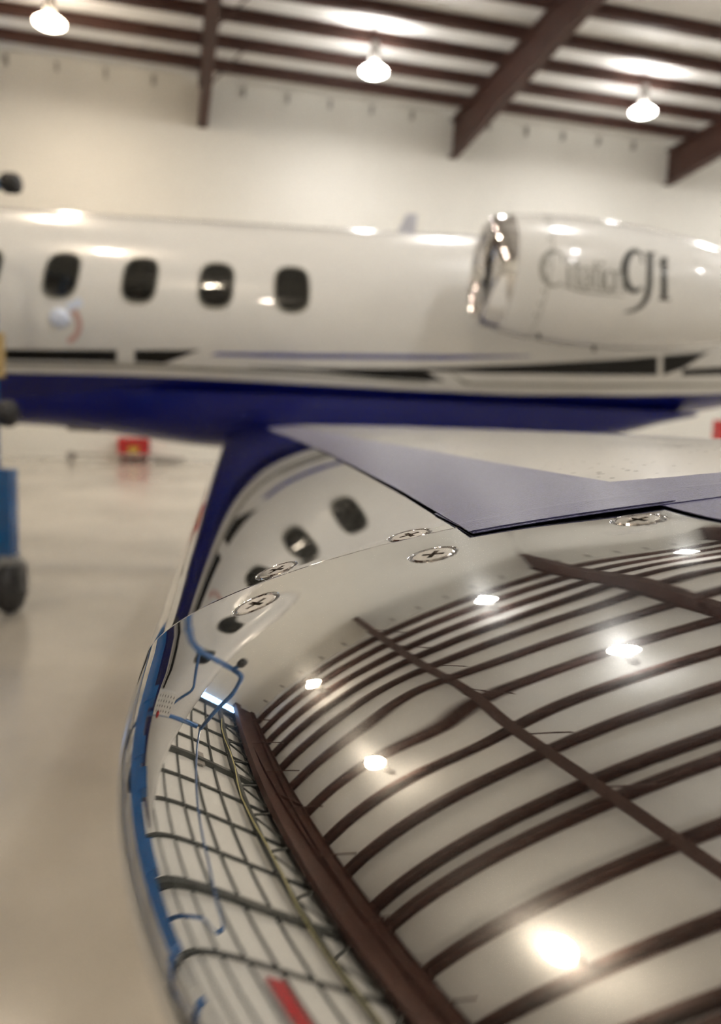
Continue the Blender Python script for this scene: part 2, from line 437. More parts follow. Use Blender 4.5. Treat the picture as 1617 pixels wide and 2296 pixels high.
xs = np.concatenate([np.linspace(-6.6, -3, 30), np.linspace(-2.9, 0.8, 30), np.linspace(.9, 6.6, 40)])
ths = np.linspace(0, 2 * math.pi, 72, endpoint=False)
V = [jl(p) for x in xs for p in fus(x, ths)]
fo = mesh('fuselage', V, grid_faces(len(xs), 72, True) + [tuple(range(72))[::-1], tuple(range((len(xs) - 1) * 72, len(xs) * 72))], MT['white'], jet, True)

def band(name, m, top, bot, n=40, rows=6, lift=.0025):
    """a painted band given by its upper and lower edge as seen, laid onto the fuselage"""
    tx, ty = zip(*top); bx_, by = zip(*bot)
    V = []
    for i in range(n):
        q = i / (n - 1)
        a = (tx[0] + (tx[-1] - tx[0]) * q); b = (bx_[0] + (bx_[-1] - bx_[0]) * q)
        ha = fus_hit(a, np.interp(a, tx, ty)); hb = fus_hit(b, np.interp(b, bx_, by))
        for j in range(rows):
            f = j / (rows - 1)
            V.append(jl(fus(ha[0] + (hb[0] - ha[0]) * f, ha[1] + (hb[1] - ha[1]) * f, lift)))
    return mesh(name, V, grid_faces(n, rows), m, fo, True)
# blue lower body: from the edge line round under the belly to the other side
ex = [(-300, 822), (0, 836), (200, 839), (400, 846), (600, 857), (800, 868), (1000, 878), (1300, 885), (1500, 885), (1617, 882), (1750, 872)]
hx = [fus_hit(*p) for p in ex]
X0 = [h[0] for h in hx]; T0 = [h[1] for h in hx]
X0 = [-6.3, -4.6] + X0 + [6.3]; T0 = [-.15, T0[0] + .05] + T0 + [T0[-1] + .05]
xb = np.concatenate([np.linspace(-6.3, -3, 24), np.linspace(-2.9, 6.3, 80)])
V = []
for x in xb:
    a = float(np.interp(x, X0, T0))
    V += [jl(p) for p in fus(x, np.linspace(a, -math.pi - a, 40), .002)]
mesh('blue_lower_body', V, grid_faces(len(xb), 40, flip=True), MT['blue'], fo, True)
band('black_stripe', MT['black'], [(-250, 778), (0, 783), (262, 785)], [(-250, 799), (0, 806), (262, 811)])
band('black_stripe', MT['black'], [(302, 785), (450, 784)], [(302, 812), (368, 815)], 20)
band('navy_stripe', MT['navy'], [(490, 790), (700, 793), (1000, 796), (1190, 797)], [(470, 797), (700, 803), (1000, 806), (1190, 799)])
band('black_stripe', MT['black'], [(555, 821), (700, 825), (810, 826), (945, 826)], [(555, 822), (700, 832), (850, 847), (1000, 856)])
band('black_stripe', MT['black'], [(945, 826), (1180, 817), (1400, 805), (1474, 799)], [(957, 832), (1100, 837), (1400, 841), (1474, 841)])
band('black_stripe', MT['black'], [(1486, 798), (1590, 789)], [(1486, 841), (1530, 826)], 16)
band('black_stripe', MT['black'], [(1530, 828), (1700, 818)], [(1530, 842), (1700, 838)], 16)
band('silver_stripe', MT['silver'], [(-250, 806), (0, 812), (300, 816), (600, 829), (960, 857)], [(-250, 811), (0, 819), (300, 824), (600, 836), (960, 861)])
band('silver_stripe', MT['silver'], [(1010, 836), (1050, 858), (1300, 862), (1700, 860)], [(1040, 862), (1080, 864), (1300, 868), (1700, 866)])
# cabin windows
def window(cx, cy, w, h, lean, parent):
    c = fus_hit(cx, cy); e = fus_hit(cx + w / 2, cy); t = fus_hit(cx, cy - h / 2)
    hw = abs(e[0] - c[0]); ht = abs(t[1] - c[1])
    def ring(sc, lift, n=40):
        out = []
        for k in range(n):
            a = 2 * math.pi * k / n; ca, sa = math.cos(a), math.sin(a)
            y = math.copysign(abs(sa) ** (2 / 4.2), sa)
            x = math.copysign(abs(ca) ** (2 / 2.6), ca) * (1 - .10 * y * y)
            out.append(jl(fus(c[0] + hw * sc * x + lean * ht * sc * y, c[1] + ht * sc * y, lift)))
        return out
    n = 40
    V = []
    for sc in (1.0, .75, .5, .25, .02): V += ring(sc, .004)
    o = mesh('cabin_window', V, grid_faces(5, n, True) + [tuple(range(4 * n, 5 * n))], MT['glass'], parent, True)
    V = ring(1.10, .0015) + ring(1.07, .007) + ring(1.0, .007) + ring(.98, .003)
    mesh('window_frame', V, grid_faces(4, n, True), MT['silver'], o, True)
for cx, cy, lean in ((-38, 606, .12), (138, 615, .10), (314, 626, .07), (485, 638, .03), (655, 647, -.02)):
    window(cx, cy, 76, 92, lean, fo)
# placard arc; disc and patch painted as bluish glints under the first window
def fus_ribbon(name, pts, wd_, m, lift=.004):
    V = []
    for k, p in enumerate(pts):
        a = np.array(pts[max(k - 1, 0)], float); b = np.array(pts[min(k + 1, len(pts) - 1)], float)
        d = (b - a) / np.linalg.norm(b - a); nn = np.array([-d[1], d[0]])
        for sgn in (-1, 1):
            q = np.array(p) + nn * sgn * wd_ / 2; h = fus_hit(*q); V.append(jl(fus(h[0], h[1], lift)))
    return mesh(name, V, grid_faces(len(pts), 2), m, fo)
fus_ribbon('placard_arc', [(150 + 28 * math.cos(a), 728 + 36 * math.sin(a)) for a in np.linspace(-1.2, 1.5, 14)], 13, MT['pink'])
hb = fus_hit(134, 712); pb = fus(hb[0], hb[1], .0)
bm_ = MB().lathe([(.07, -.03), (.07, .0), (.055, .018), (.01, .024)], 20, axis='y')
ob = bm_.build('glint_disc', MT['paleblue'], fo, True); ob.location = jl(pb); ob.rotation_euler = (math.pi - hb[1] * 0, 0, 0)
fus_ribbon('blue_glint', [(152, 692), (165, 684), (184, 676)], 20, MT['paleblue'])
for px_, py_ in ((1118, 950), (1146, 951), (1178, 955), (1223, 957), (1246, 958)):
    hb2 = fus_hit(px_, py_ - 3); MB().lathe([(.02, 0), (.018, .010), (.010, .017), (.002, .02)], 12, axis='z').build('chrome_fastener', MT['chrome'], fo, True).location = jl(fus(hb2[0], hb2[1], -.002) + np.array([0, -.012, 0]))

# blade antenna on the roof
def jet_plane(px, py, ya):
    d = jet_of_level(ray_l(px, py)); return d * (ya / d[1])
bl = [jet_plane(*p, JC_Y) for p in ((872, 556), (925, 560), (936, 482), (912, 480))]
V = [jl(p + np.array([0, s_ * .02, 0])) for s_ in (-1, 1) for p in bl]
mesh('blade_antenna', V, [(0, 1, 2, 3), (7, 6, 5, 4), (0, 4, 5, 1), (1, 5, 6, 2), (2, 6, 7, 3), (3, 7, 4, 0)], MT['antenna'], jet)

# belly fairing
BX = [-4.4, -3.6, -2.4, -1.9, -1.5, -1.1, -.8, 0, 1.0, 1.8, 2.6, 3.1]
BZ = [0.0, -.12, -.185, -.195, -.22, -.27, -.31, -.33, -.33, -.27, -.10, .08]
BW = [.25, .33, .42, .46, .52, .58, .64, .66, .66, .62, .5, .40]
xs2 = np.linspace(-4.4, 3.1, 70); V = []
for x in xs2:
    zb = float(_sm(x, BX, BZ)); hw = float(_sm(x, BX, BW)); zt = .10
    for a in np.linspace(0, math.pi, 33):
        ca, sa = math.cos(a), math.sin(a)
        yy = JC_Y - hw * math.copysign(abs(ca) ** .7, ca); zz = zt - (zt - zb) * abs(sa) ** .7
        V.append(jl((x, yy, zz)))
mesh('belly_fairing', V, grid_faces(70, 33), MT['blue'], jet, True)
# small flat belly antenna ahead of the wing
pa = [jet_plane(*p, 6.0) for p in ((146, 940), (240, 944), (230, 969), (156, 965))]
V = [jl(p + np.array([0, s_ * .05, 0])) for s_ in (-1, 1) for p in pa]
mesh('belly_antenna', V, [(0, 1, 2, 3), (7, 6, 5, 4), (0, 4, 5, 1), (1, 5, 6, 2), (2, 6, 7, 3), (3, 7, 4, 0)], MT['housing'], jet)

# engine nacelle: axis pitched a little nose-up
NY = 4.95
n0 = jet_plane(1078, 607, NY)
NP = math.radians(-3.6)
NXV = np.array([math.cos(NP), 0.012, math.sin(NP)]); NXV /= np.linalg.norm(NXV)
NUV = np.array([-NXV[2], 0, NXV[0]]); NUV /= np.linalg.norm(NUV); NVV = np.cross(NUV, NXV)
NXP = [0.0, .02, .06, .13, .30, .50, .70, 1.0, 1.25, 1.5, 1.75, 2.05, 2.25]
NRP = [.300, .326, .340, .350, .374, .388, .390, .380, .357, .315, .262, .205, .175]
def n_r(x): return np.interp(x, NXP, NRP)
for _ in range(1):
    _x = np.linspace(0, 2.25, 226); _r = n_r(_x); _r2 = _r.copy()
    for i in range(8, 220): _r2[i] = _r[max(0, i - 7):i + 8].mean()
def nac_r(x): return np.interp(x, _x, _r2)
def nac(x, a, lift=0.0):
    r = nac_r(x) + lift
    return n0 + x * NXV + r * (math.cos(a) * NUV + math.sin(a) * NVV)
def nac_hit(px, py):
    d = jet_of_level(ray_l(px, py)); t = np.linspace(3.8, 7, 3200); P = t[:, None] * d - n0
    x = P @ NXV; g = (P @ NUV) ** 2 + (P @ NVV) ** 2 - nac_r(x) ** 2
    g = np.where((x < .02) | (x > 2.2), 1, g)
    i = int(np.argmax(g < 0)) if np.any(g < 0) else int(np.argmin(np.where(g == 1, 9, g)))
    return x[i], math.atan2(P[i] @ NVV, P[i] @ NUV)
NS = 64
an = [2 * math.pi * k / NS for k in range(NS)]
xv = list(np.linspace(.135, 2.25, 60))
V = [jl(nac(x, a)) for x in xv for a in an] + [jl(nac(2.25, a, -.03)) for a in an] + [jl(nac(2.0, a, -.06)) for a in an]
na = mesh('engine_nacelle', V, grid_faces(62, NS, True), MT['white'], jet, True)
lip = [(.135, .350), (.10, .347), (.06, .341), (.03, .331), (.012, .319), (.0, .303), (.004, .289), (.02, .277), (.05, .268), (.10, .263)]
V = [jl(n0 + x * NXV + r * (math.cos(a) * NUV + math.sin(a) * NVV)) for x, r in lip for a in an]
mesh('inlet_lip', V, grid_faces(len(lip), NS, True, flip=True), MT['chrome'], na, True)
duct = [(.10, .263), (.3, .26), (.55, .27), (.56, .09), (.40, .02)]
V = [jl(n0 + x * NXV + r * (math.cos(a) * NUV + math.sin(a) * NVV)) for x, r in duct for a in an]
mesh('intake_duct', V, grid_faces(len(duct), NS, True, flip=True), MT['dark'], na, True)
V = [jl(nac(x, a, .0015)) for x in (.330, .336) for a in an]
mesh('panel_seam', V, grid_faces(2, NS, True), MT['grey_letter'], na, True)
for k in range(9):
    a = math.radians(40 + 12 * k) * -1
    MB().lathe([(.008, -.004), (.008, .004)], 8, axis='y').build('nacelle_fastener', MT['silver'], na).location = jl(nac(.31, a, .001))
# pylon to the fuselage
V = []
for ya in (NY + .2, JC_Y - .5):
    for q in np.linspace(0, 2 * math.pi, 24, endpoint=False):
        V.append(jl(n0 + np.array([.95 + .62 * math.cos(q), ya - n0[1], -.03 + .07 * math.sin(q)])))
mesh('pylon', V, grid_faces(2, 24, True), MT['white'], jet, True)
for px_, py_, s_ in ((1206, 757, .03), (1330, 783, .04)):
    h = nac_hit(px_, py_ - 8); p = nac(h[0], h[1])
    q = MB().tube([(0, 0, .03), (0.01, 0, -s_)], [.016, .010], 8).build('drain_mast', MT['dark'], na); q.location = jl(p)

# lettering on the nacelle
def nac_stroke(pts, wid, m, name, n=None):
    P = np.array(pts, float)
    d = np.r_[0, np.cumsum(np.linalg.norm(np.diff(P, axis=0), axis=1))]
    n = n or max(4, int(d[-1] / 5) + 1); q = np.linspace(0, d[-1], n)
    # smooth the polyline a little by spline-like sampling
    X = np.interp(q, d, P[:, 0]); Y = np.interp(q, d, P[:, 1]); W = np.interp(q, d, wid)
    V = []
    for k in range(n):
        dx, dy = X[min(k + 1, n - 1)] - X[max(k - 1, 0)], Y[min(k + 1, n - 1)] - Y[max(k - 1, 0)]
        L = math.hypot(dx, dy); nx_, ny_ = -dy / L, dx / L
        for sg in (-1, 1):
            h = nac_hit(X[k] + sg * nx_ * W[k] / 2, Y[k] + sg * ny_ * W[k] / 2)
            V.append(jl(nac(h[0], h[1], .003)))
    return V, grid_faces(n, 2)
def arc(cx, cy, rx, ry, a0, a1, n=16):
    return [(cx + rx * math.cos(math.radians(a0 + (a1 - a0) * k / n)), cy + ry * math.sin(math.radians(a0 + (a1 - a0) * k / n))) for k in range(n + 1)]
def letter(name, m, strokes):
    o = MB()
    for pts, wid in strokes:
        V, Fc = nac_stroke(pts, wid, m, name); o.add([tuple(p) for p in V], Fc)
    return o.build(name, m, na)
def ww(n, a, b): return [a + (b - a) * math.sin(math.pi * k / (n - 1)) for k in range(n)]
g_ = MT['grey_letter']; d_ = MT['dark_letter']
letter('letter_c', g_, [(arc(1242, 602, 27, 39, -50, -310), ww(17, 3, 12)), ([(1259, 566), (1261, 588)], [3, 4])])
def xl(cx, base, kind):
    S = []; xh = 46
    if kind == 'i': S = [([(cx, base - xh), (cx, base)], [7, 7]), ([(cx, base - xh - 17), (cx, base - xh - 9)], [7, 7]), ([(cx - 6, base), (cx + 6, base)], [3, 3])]
    if kind == 't': S = [([(cx, base - xh - 16), (cx, base - 4), (cx + 7, base)], [6, 7, 4]), ([(cx - 8, base - xh), (cx + 9, base - xh)], [4, 4])]
    if kind == 'a': S = [(arc(cx - 1, base - 14, 9, 14, -90, 270), ww(17, 4, 6)), ([(cx + 9, base - 34), (cx + 9, base)], [6, 6]), (arc(cx, base - 34, 9, 12, -180, 0, 8), ww(9, 3, 5))]
    if kind == 'o': S = [(arc(cx, base - 23, 11, 23, -90, 270), ww(17, 4, 7))]
    if kind == 'n': S = [([(cx - 9, base - xh), (cx - 9, base)], [6, 6]), (arc(cx, base - 33, 9, 12, -180, 0, 8), ww(9, 3, 5)), ([(cx + 9, base - 34), (cx + 9, base)], [6, 6])]
    return S
for nm, cx, ch in (('letter_i', 1275, 'i'), ('letter_t', 1293, 't'), ('letter_a', 1314, 'a'), ('letter_t', 1335, 't'), ('letter_i', 1350, 'i'), ('letter_o', 1367, 'o'), ('letter_n', 1388, 'n')):
    letter(nm, g_, xl(cx, 642 + (cx - 1275) * .105, ch))
letter('underline', g_, [([(1255, 638), (1300, 652), (1400, 664)], [2, 5, 2])])
letter('letter_c', d_, [(arc(1424, 608, 24, 45, -55, -310), ww(17, 5, 17)), ([(1437, 566), (1440, 590)], [3, 5])])
letter('letter_j', d_, [([(1457, 566), (1457, 600), (1456, 640), (1450, 668), (1438, 686), (1420, 696), (1400, 700)], [13, 13, 13, 12, 10, 7, 3]), ([(1444, 567), (1470, 569)], [4, 4])])
letter('numeral_one', d_, [([(1489, 578), (1489, 670)], [14, 14]), ([(1476, 592), (1489, 579)], [3, 8]), ([(1477, 670), (1502, 672)], [5, 5])])

# tail fin, out to the right
V = []
for z, xa_, xb_, th in ((1.2, 3.9, 6.3, .09), (2.9, 5.3, 6.9, .05)):
    for q in np.linspace(0, 2 * math.pi, 24, endpoint=False):
        V.append(jl((xa_ + (xb_ - xa_) * (.5 - .5 * math.cos(q)), JC_Y + th * math.sin(q), z)))
mesh('tail_fin', V, grid_faces(2, 24, True) + [tuple(range(24, 48))], MT['white'], jet, True)

# landing gear under the wing and nose
for nm, (gx, gy, zt) in (('main_gear', (.45, 4.1, -.10)), ('main_gear', (.45, 8.3, -.10)), ('nose_gear', (-4.9, 6.2, .05))):
    g0 = jl((gx, gy, 0)); g = MB().tube([(0, 0, HC + zt), (0, 0, .62), (.14, 0, .34)], [.055, .05, .045], 12).build(nm, MT['housing'], jet, True)
    g.location = (g0[0], g0[1], 0)
    wv = MB().lathe([(.10, -.085), (.24, -.085), (.285, -.05), (.29, 0), (.285, .05), (.24, .085), (.10, .085)], 28, (.14, 0, .29), 'y')
    wv.build('wheel', MT['rubber'], g, True)

# ---------------------------------------------------------------- the left wing
SCREWS_OUT = [wing_hit(573, 1352), wing_hit(971, 1242), wing_hit(1430, 1161)]
SCREWS_IN = [wing_hit(620, 1277), wing_hit(918, 1199)]
def uniq(a, gap):
    a = np.sort(np.asarray(a)); out = [a[0]]
    for q in a[1:]:
        if q - out[-1] > gap: out.append(q)
    out[-1] = a[-1]
    return np.array(out)
DIMPLES = {}
def dimple(x, s, screws, k, pit=True):
    d = np.zeros_like(x)
    for x0, s0 in screws:
        dp, wd = DIMPLES[(x0, s0)]
        t0 = math.sqrt(x0); sl = .5 * C_UP[0] / t0 + C_UP[1] + 2 * C_UP[2] * x0
        r = np.hypot((x - x0) * math.hypot(1, sl), (s - s0) * 1000)
        d -= dp * np.exp(-(np.hypot((x - x0 + 1.0) * math.hypot(1, sl), (s - s0) * 1000 + 1.0) / wd) ** 2)
        d -= 0.75 * (1 - np.clip((r - 5.05) / .3, 0, 1))
    return d * 1e-3
for k_, v_ in zip(SCREWS_OUT + SCREWS_IN, ((.20, 9.0), (.12, 9.0), (.42, 15.0), (.05, 8.0), (.05, 8.0))): DIMPLES[k_] = v_
DENT = wing_hit(960, 1605); DENT2 = wing_hit(1545, 1255)
def waves(x, s):
    """slight unevenness of the thin polished skin"""
    X = x; S = s * 1000
    return (0.030 * np.sin(X / 9.0 + S / 31.0 + .5) * np.exp(-((X - 95) / 30) ** 2) * np.exp(-((S - 140) / 35) ** 2)
            + .012 * np.sin(X / 17.0 - S / 23.0)
            - .09 * np.exp(-(np.hypot(X - DENT[0], S - DENT[1] * 1000) / 8.0) ** 2) + .10 * np.exp(-(np.hypot((X - DENT2[0]) / 1.4, S - DENT2[1] * 1000) / 11.0) ** 2)) * 1e-3 * np.clip((X - 12) / 25, 0, 1)
def skin(name, xs_up, xs_lo, sig, screws, parent):
    t = np.concatenate([-np.sqrt(xs_lo)[::-1], np.sqrt(xs_up[1:])])
    T, SG = np.meshgrid(t, sig); X = T * T
    S = SG - SHEAR * np.minimum(X, 140.0)
    L = np.where(T > 0, dimple(X, S, screws, 1) + waves(X, S), 0.0)
    edge = np.minimum(np.abs(SG - sig[0]), np.abs(SG - sig[-1]))
    P = wing_level(T, S, L)
    nr, nc = T.shape
    P = P.reshape(-1, 3)
    V = np.stack([P @ XA, P @ YA, P[:, 2]], -1) - JET_O
    # turned-down edges at the joint
    T2, S2 = T[[0, -1]], S[[0, -1]]
    P2 = wing_level(T2, S2, L[[0, -1]] - .0012).reshape(-1, 3)
    V2 = np.stack([P2 @ XA, P2 @ YA, P2[:, 2]], -1) - JET_O
    F = grid_faces(nr, nc)
    n = nr * nc
    F += [(j, j + 1, n + j + 1, n + j)[::-1] for j in range(nc - 1)]
    F += [((nr - 1) * nc + j, (nr - 1) * nc + j + 1, n + nc + j + 1, n + nc + j) for j in range(nc - 1)]
    o = mesh(name, np.concatenate([V, V2]), F, MT['metal'], parent, True)
    return o
# painted wing box: full section, sunk slightly where the polished cuff lies over it
ts = np.concatenate([-np.linspace(28.28, 0.4, 70), np.linspace(0, 28.28, 110)])
sv = np.concatenate([[-.16, -.155, -.145, -.13, -.11], np.linspace(-.09, .15, 14), np.linspace(.17, .40, 16), np.linspace(.45, 5.75, 54)])
T, S = np.meshgrid(ts, sv); X = T * T
xbnd = np.where(S < .18, 128.0, 110 + 15 * S)
Lf = np.where((T > 0) & (X < xbnd) | (T <= 0) & (X < 70), -.0018, 0.0)
P = wing_level(T, S, Lf)
c0 = P.mean(axis=1, keepdims=True)
shr = np.clip((S - (-.16)) / .05, 0, 1)[..., None]; shr = np.sqrt(np.clip(shr * (2 - shr), 0, 1)); mid = P - ((P - c0) @ E2)[..., None] * E2
P = mid + (P - mid) * shr
P = P.reshape(-1, 3); V = np.stack([P @ XA, P @ YA, P[:, 2]], -1) - JET_O
MT['wingpaint'] = mat('white_wing_paint', (0.66, 0.655, 0.64), 0.30, coat=.6, var=0.01, scale=3, spec=.3)
nt = MT['wingpaint'].node_tree
tcn = nt.nodes.new('ShaderNodeTexCoord'); vo = nt.nodes.new('ShaderNodeTexVoronoi'); vo.inputs['Scale'].default_value = 170
nt.links.new(tcn.outputs['Object'], vo.inputs['Vector'])
rp = nt.nodes.new('ShaderNodeValToRGB'); rp.color_ramp.elements[0].position = .13; rp.color_ramp.elements[1].position = .18
rp.color_ramp.elements[0].color = (.05, .05, .04, 1); rp.color_ramp.elements[1].color = (.66, .655, .64, 1)
ns_ = nt.nodes.new('ShaderNodeTexNoise'); ns_.inputs['Scale'].default_value = 14
nt.links.new(tcn.outputs['Object'], ns_.inputs['Vector'])
rp2 = nt.nodes.new('ShaderNodeValToRGB'); rp2.color_ramp.elements[0].position = .46; rp2.color_ramp.elements[1].position = .54
mxn = nt.nodes.new('ShaderNodeMix'); mxn.data_type = 'RGBA'; mxn.inputs[6].default_value = (.66, .655, .64, 1)
nt.links.new(ns_.outputs['Fac'], rp2.inputs['Fac']); nt.links.new(rp2.outputs['Color'], mxn.inputs[0])
nt.links.new(vo.outputs['Distance'], rp.inputs['Fac']); nt.links.new(rp.outputs['Color'], mxn.inputs[7])
nt.links.new(mxn.outputs[2], nt.nodes['Principled BSDF'].inputs['Base Color'])
wing = mesh('wing', V, grid_faces(len(sv), len(ts)) + [tuple(range(len(ts)))[::-1]], MT['wingpaint'], jet, True)
def xcols(screws, xmax, base=170):
    a = list(np.linspace(0, math.sqrt(xmax), base) ** 2)
    for x0, _ in screws: a += list(np.arange(x0 - 7, x0 + 7, .3))
    return uniq([q for q in a if 0 <= q <= xmax], .09)
xlo = np.linspace(0, math.sqrt(75), 70) ** 2
g1 = G1
sig_o = uniq(list(np.arange(-.10, .11, .0025)) + list(np.arange(.11, .1855, .001)) + list(np.arange(.163, .182, .0003)) + [g1 - .0004], .00012)
outer = skin('leading_edge_panel', xcols(SCREWS_OUT, 132), xlo, sig_o, SCREWS_OUT, wing)
sig_i = uniq([g1 + .0005] + list(np.arange(.1865, .26, .0012)) + list(np.arange(.191, .2085, .0003)) + list(np.linspace(.26, .6, 90)) + list(np.linspace(.61, 5.6, 220)), .00012)
inner = skin('leading_edge_panel', xcols(SCREWS_IN, 118), xlo, sig_i, SCREWS_IN, wing)
# sealant in the joint
tt = np.concatenate([-np.linspace(7, .1, 40), np.linspace(0, 11.4, 120)])
T, SG = np.meshgrid(tt, [g1 - .002, g1 + .002]); S = SG - SHEAR * np.minimum(T * T, 140)
P = wing_level(T, S, np.full_like(T, -.0007)).reshape(-1, 3); V = np.stack([P @ XA, P @ YA, P[:, 2]], -1) - JET_O
mesh('joint_sealant', V, grid_faces(2, len(tt)), MT['gasket'], wing, True)

# countersunk screws with cross recesses
def screw_mesh():
    bm = bmesh.new()
    N = 40; R0 = .00468
    out = [bm.verts.new((R0 * .93 * math.cos(2 * math.pi * k / N), R0 * .93 * math.sin(2 * math.pi * k / N), 0.0)) for k in range(N)]
    a, L = .00062, .0026
    cr = [(a, a), (a, L), (-a, L), (-a, a), (-L, a), (-L, -a), (-a, -a), (-a, -L), (a, -L), (a, -a), (L, -a), (L, a)]
    inn = [bm.verts.new((x, y, 0.0)) for x, y in cr]
    eds = [bm.edges.new((out[k], out[(k + 1) % N])) for k in range(N)] + [bm.edges.new((inn[k], inn[(k + 1) % 12])) for k in range(12)]
    bmesh.ops.triangle_fill(bm, use_beauty=True, use_dissolve=False, edges=eds)
    for f in list(bm.faces):
        c = f.calc_center_median()
        if (abs(c.x) < a * .9 and abs(c.y) < L * .95) or (abs(c.y) < a * .9 and abs(c.x) < L * .95):
            bm.faces.remove(f)
    low = [bm.verts.new((x * .55, y * .55, -.0016)) for x, y in cr]
    for k in range(12): bm.faces.new((inn[k], inn[(k + 1) % 12], low[(k + 1) % 12], low[k])).material_index = 1
    bm.faces.new(low).material_index = 1
    prev = out
    for r, z in ((1.0, -.00022), (1.0, -.0005), (.9, -.0016)):
        nxt = [bm.verts.new((R0 * r * math.cos(2 * math.pi * k / N), R0 * r * math.sin(2 * math.pi * k / N), z)) for k in range(N)]
        for k in range(N): bm.faces.new((prev[k], prev[(k + 1) % N], nxt[(k + 1) % N], nxt[k]))
        prev = nxt
    bmesh.ops.recalc_face_normals(bm, faces=bm.faces)
    me = bpy.data.meshes.new('screw'); bm.to_mesh(me); bm.free(); me.materials.append(MT['screw']); me.materials.append(MT['recess'])
    return me
sme = screw_mesh()
seat_me = bpy.data.meshes.new('screw_seat')
_n = 40; _v = [(r * math.cos(2 * math.pi * k / _n), r * math.sin(2 * math.pi * k / _n), z) for r, z in ((.0054, -.00028), (.0045, -.00045)) for k in range(_n)]
seat_me.from_pydata(_v, [], grid_faces(2, _n, True)); seat_me.materials.append(MT['gasket'])
for kk, (x0, s0) in enumerate(SCREWS_OUT + SCREWS_IN):
    t0 = math.sqrt(x0)
    p = wing_level(np.array(t0), np.array(s0), -DIMPLES[(x0, s0)][0] * 1e-3 * .97 + .00005)
    ta = wing_level(np.array(t0 + .01), np.array(s0)) - wing_level(np.array(t0), np.array(s0))
    tb = wing_level(np.array(t0), np.array(s0 + .001)) - wing_level(np.array(t0), np.array(s0))
    ta = jet_of_level(ta); tb = jet_of_level(tb); ta /= np.linalg.norm(ta)
    nn = np.cross(ta, tb); nn /= np.linalg.norm(nn); tb = np.cross(nn, ta)
    ang = (.5, .95, .2, .65, .1)[kk]
    a1 = ta * math.cos(ang) + tb * math.sin(ang); b1 = np.cross(nn, a1)
    o = link('screw', sme, None, wing)
    Mx = Matrix.Identity(4); lp = jl(jet_of_level(p))
    for i in range(3): Mx[i][0] = a1[i]; Mx[i][1] = b1[i]; Mx[i][2] = nn[i]; Mx[i][3] = lp[i]
    o.matrix_basis = Mx
    o2 = link('screw_seat', seat_me, None, wing); o2.matrix_basis = Mx

# ================================================================ grey masking tape on the wing
def tape(name, label, fx, nx_, ns_, lift, th=.0002):
    """fx(a, b) -> (x mm, s m); a across 0..1, b along 0..1; a thin solid strip lying on the wing"""
    a, b = np.meshgrid(np.linspace(0, 1, nx_), np.linspace(0, 1, ns_))
    Xm, Sm = fx(a, b)
    Vs = []
    c = lw(wing_level(np.array(math.sqrt(float(Xm[0, 0]))), np.array(float(Sm[0, 0])), 0.0))
    for l in (lift, lift + th):
        P = wing_level(np.sqrt(Xm), Sm, np.full_like(Xm, l)).reshape(-1, 3)
        Vs.append(P @ R_H.T + CAM_O - c)
    n = nx_ * ns_
    F = grid_faces(ns_, nx_, flip=True) + grid_faces(ns_, nx_, off=n)
    rim = list(range(nx_)) + [nx_ * (i + 1) - 1 for i in range(1, ns_)] + list(range(n - 2, n - nx_ - 1, -1)) + [nx_ * i for i in range(ns_ - 2, 0, -1)]
    F += [(rim[i], rim[(i + 1) % len(rim)], rim[(i + 1) % len(rim)] + n, rim[i] + n) for i in range(len(rim))]
    o = mesh(name, np.concatenate(Vs), F, MT['film'])
    o.location = c
    tag(o, label, 'tape', 'grey masking tape on the wing')
    for p_ in o.data.polygons: p_.use_smooth = False
    return o
def tab(pts, key): return [h[key] for h in pts]
TA_L = [wing_hit(*p) for p in ((1056, 1201), (900, 1105), (740, 1020), (650, 981))]
TA_R = [wing_hit(*p) for p in ((1360, 1085), (1100, 1040), (810, 986))]
TB_N = [wing_hit(*p) for p in ((1056, 1201), (1300, 1161), (1500, 1134), (1617, 1118))]
TB_F = [wing_hit(*p) for p in ((1360, 1085), (1500, 1074), (1617, 1063))]
TC_L = [wing_hit(*p) for p in ((1500, 1139), (1617, 1168))]
def f_a(a, b):
    s0 = TA_L[0][1]; s = s0 + (5.28 - s0) * b ** 3
    xl_ = np.interp(s, tab(TA_L, 1) + [5.3], tab(TA_L, 0) + [TA_L[-1][0] + 32]); xr = np.interp(s, [s0] + tab(TA_R, 1) + [5.3], [TA_R[0][0] - 4] + tab(TA_R, 0) + [TA_R[-1][0] + 81])
    x = xl_ + (xr - xl_) * a
    return x, s + (np.interp(x, tab(TB_N, 0), tab(TB_N, 1)) - s0 + .0012) * (1 - b)
tape('masking_tape', 'long grey tape strip running along the wing towards the fuselage', f_a, 14, 130, .00062)
def f_b(a, b):
    x = TB_N[0][0] + .5 + (760 - TB_N[0][0]) * b ** 1.6
    s0 = np.interp(x, tab(TB_N, 0) + [760], tab(TB_N, 1) + [TB_N[-1][1] - .007]); s1 = np.interp(x, [TB_N[0][0]] + tab(TB_F, 0) + [760], [TB_F[0][1] + .002] + tab(TB_F, 1) + [TB_F[-1][1] - .03])
    return x, s0 + (s1 - s0) * a
tape('masking_tape', 'grey tape strip laid across the wing beside the row of screws', lambda a, b: f_b(1 - a, b), 16, 120, .0003)
def f_c(a, b):
    s = TC_L[0][1] + .004 + (-.08 - TC_L[0][1]) * b
    x = np.interp(s, [-.08, TC_L[1][1], TC_L[0][1]], [TC_L[1][0], TC_L[1][0], TC_L[0][0]]) + 50 * a
    return x, s
tape('masking_tape', 'grey tape strip corner at the right edge below the crosswise strip', lambda a, b: f_c(1 - a, b), 10, 80, .00008)

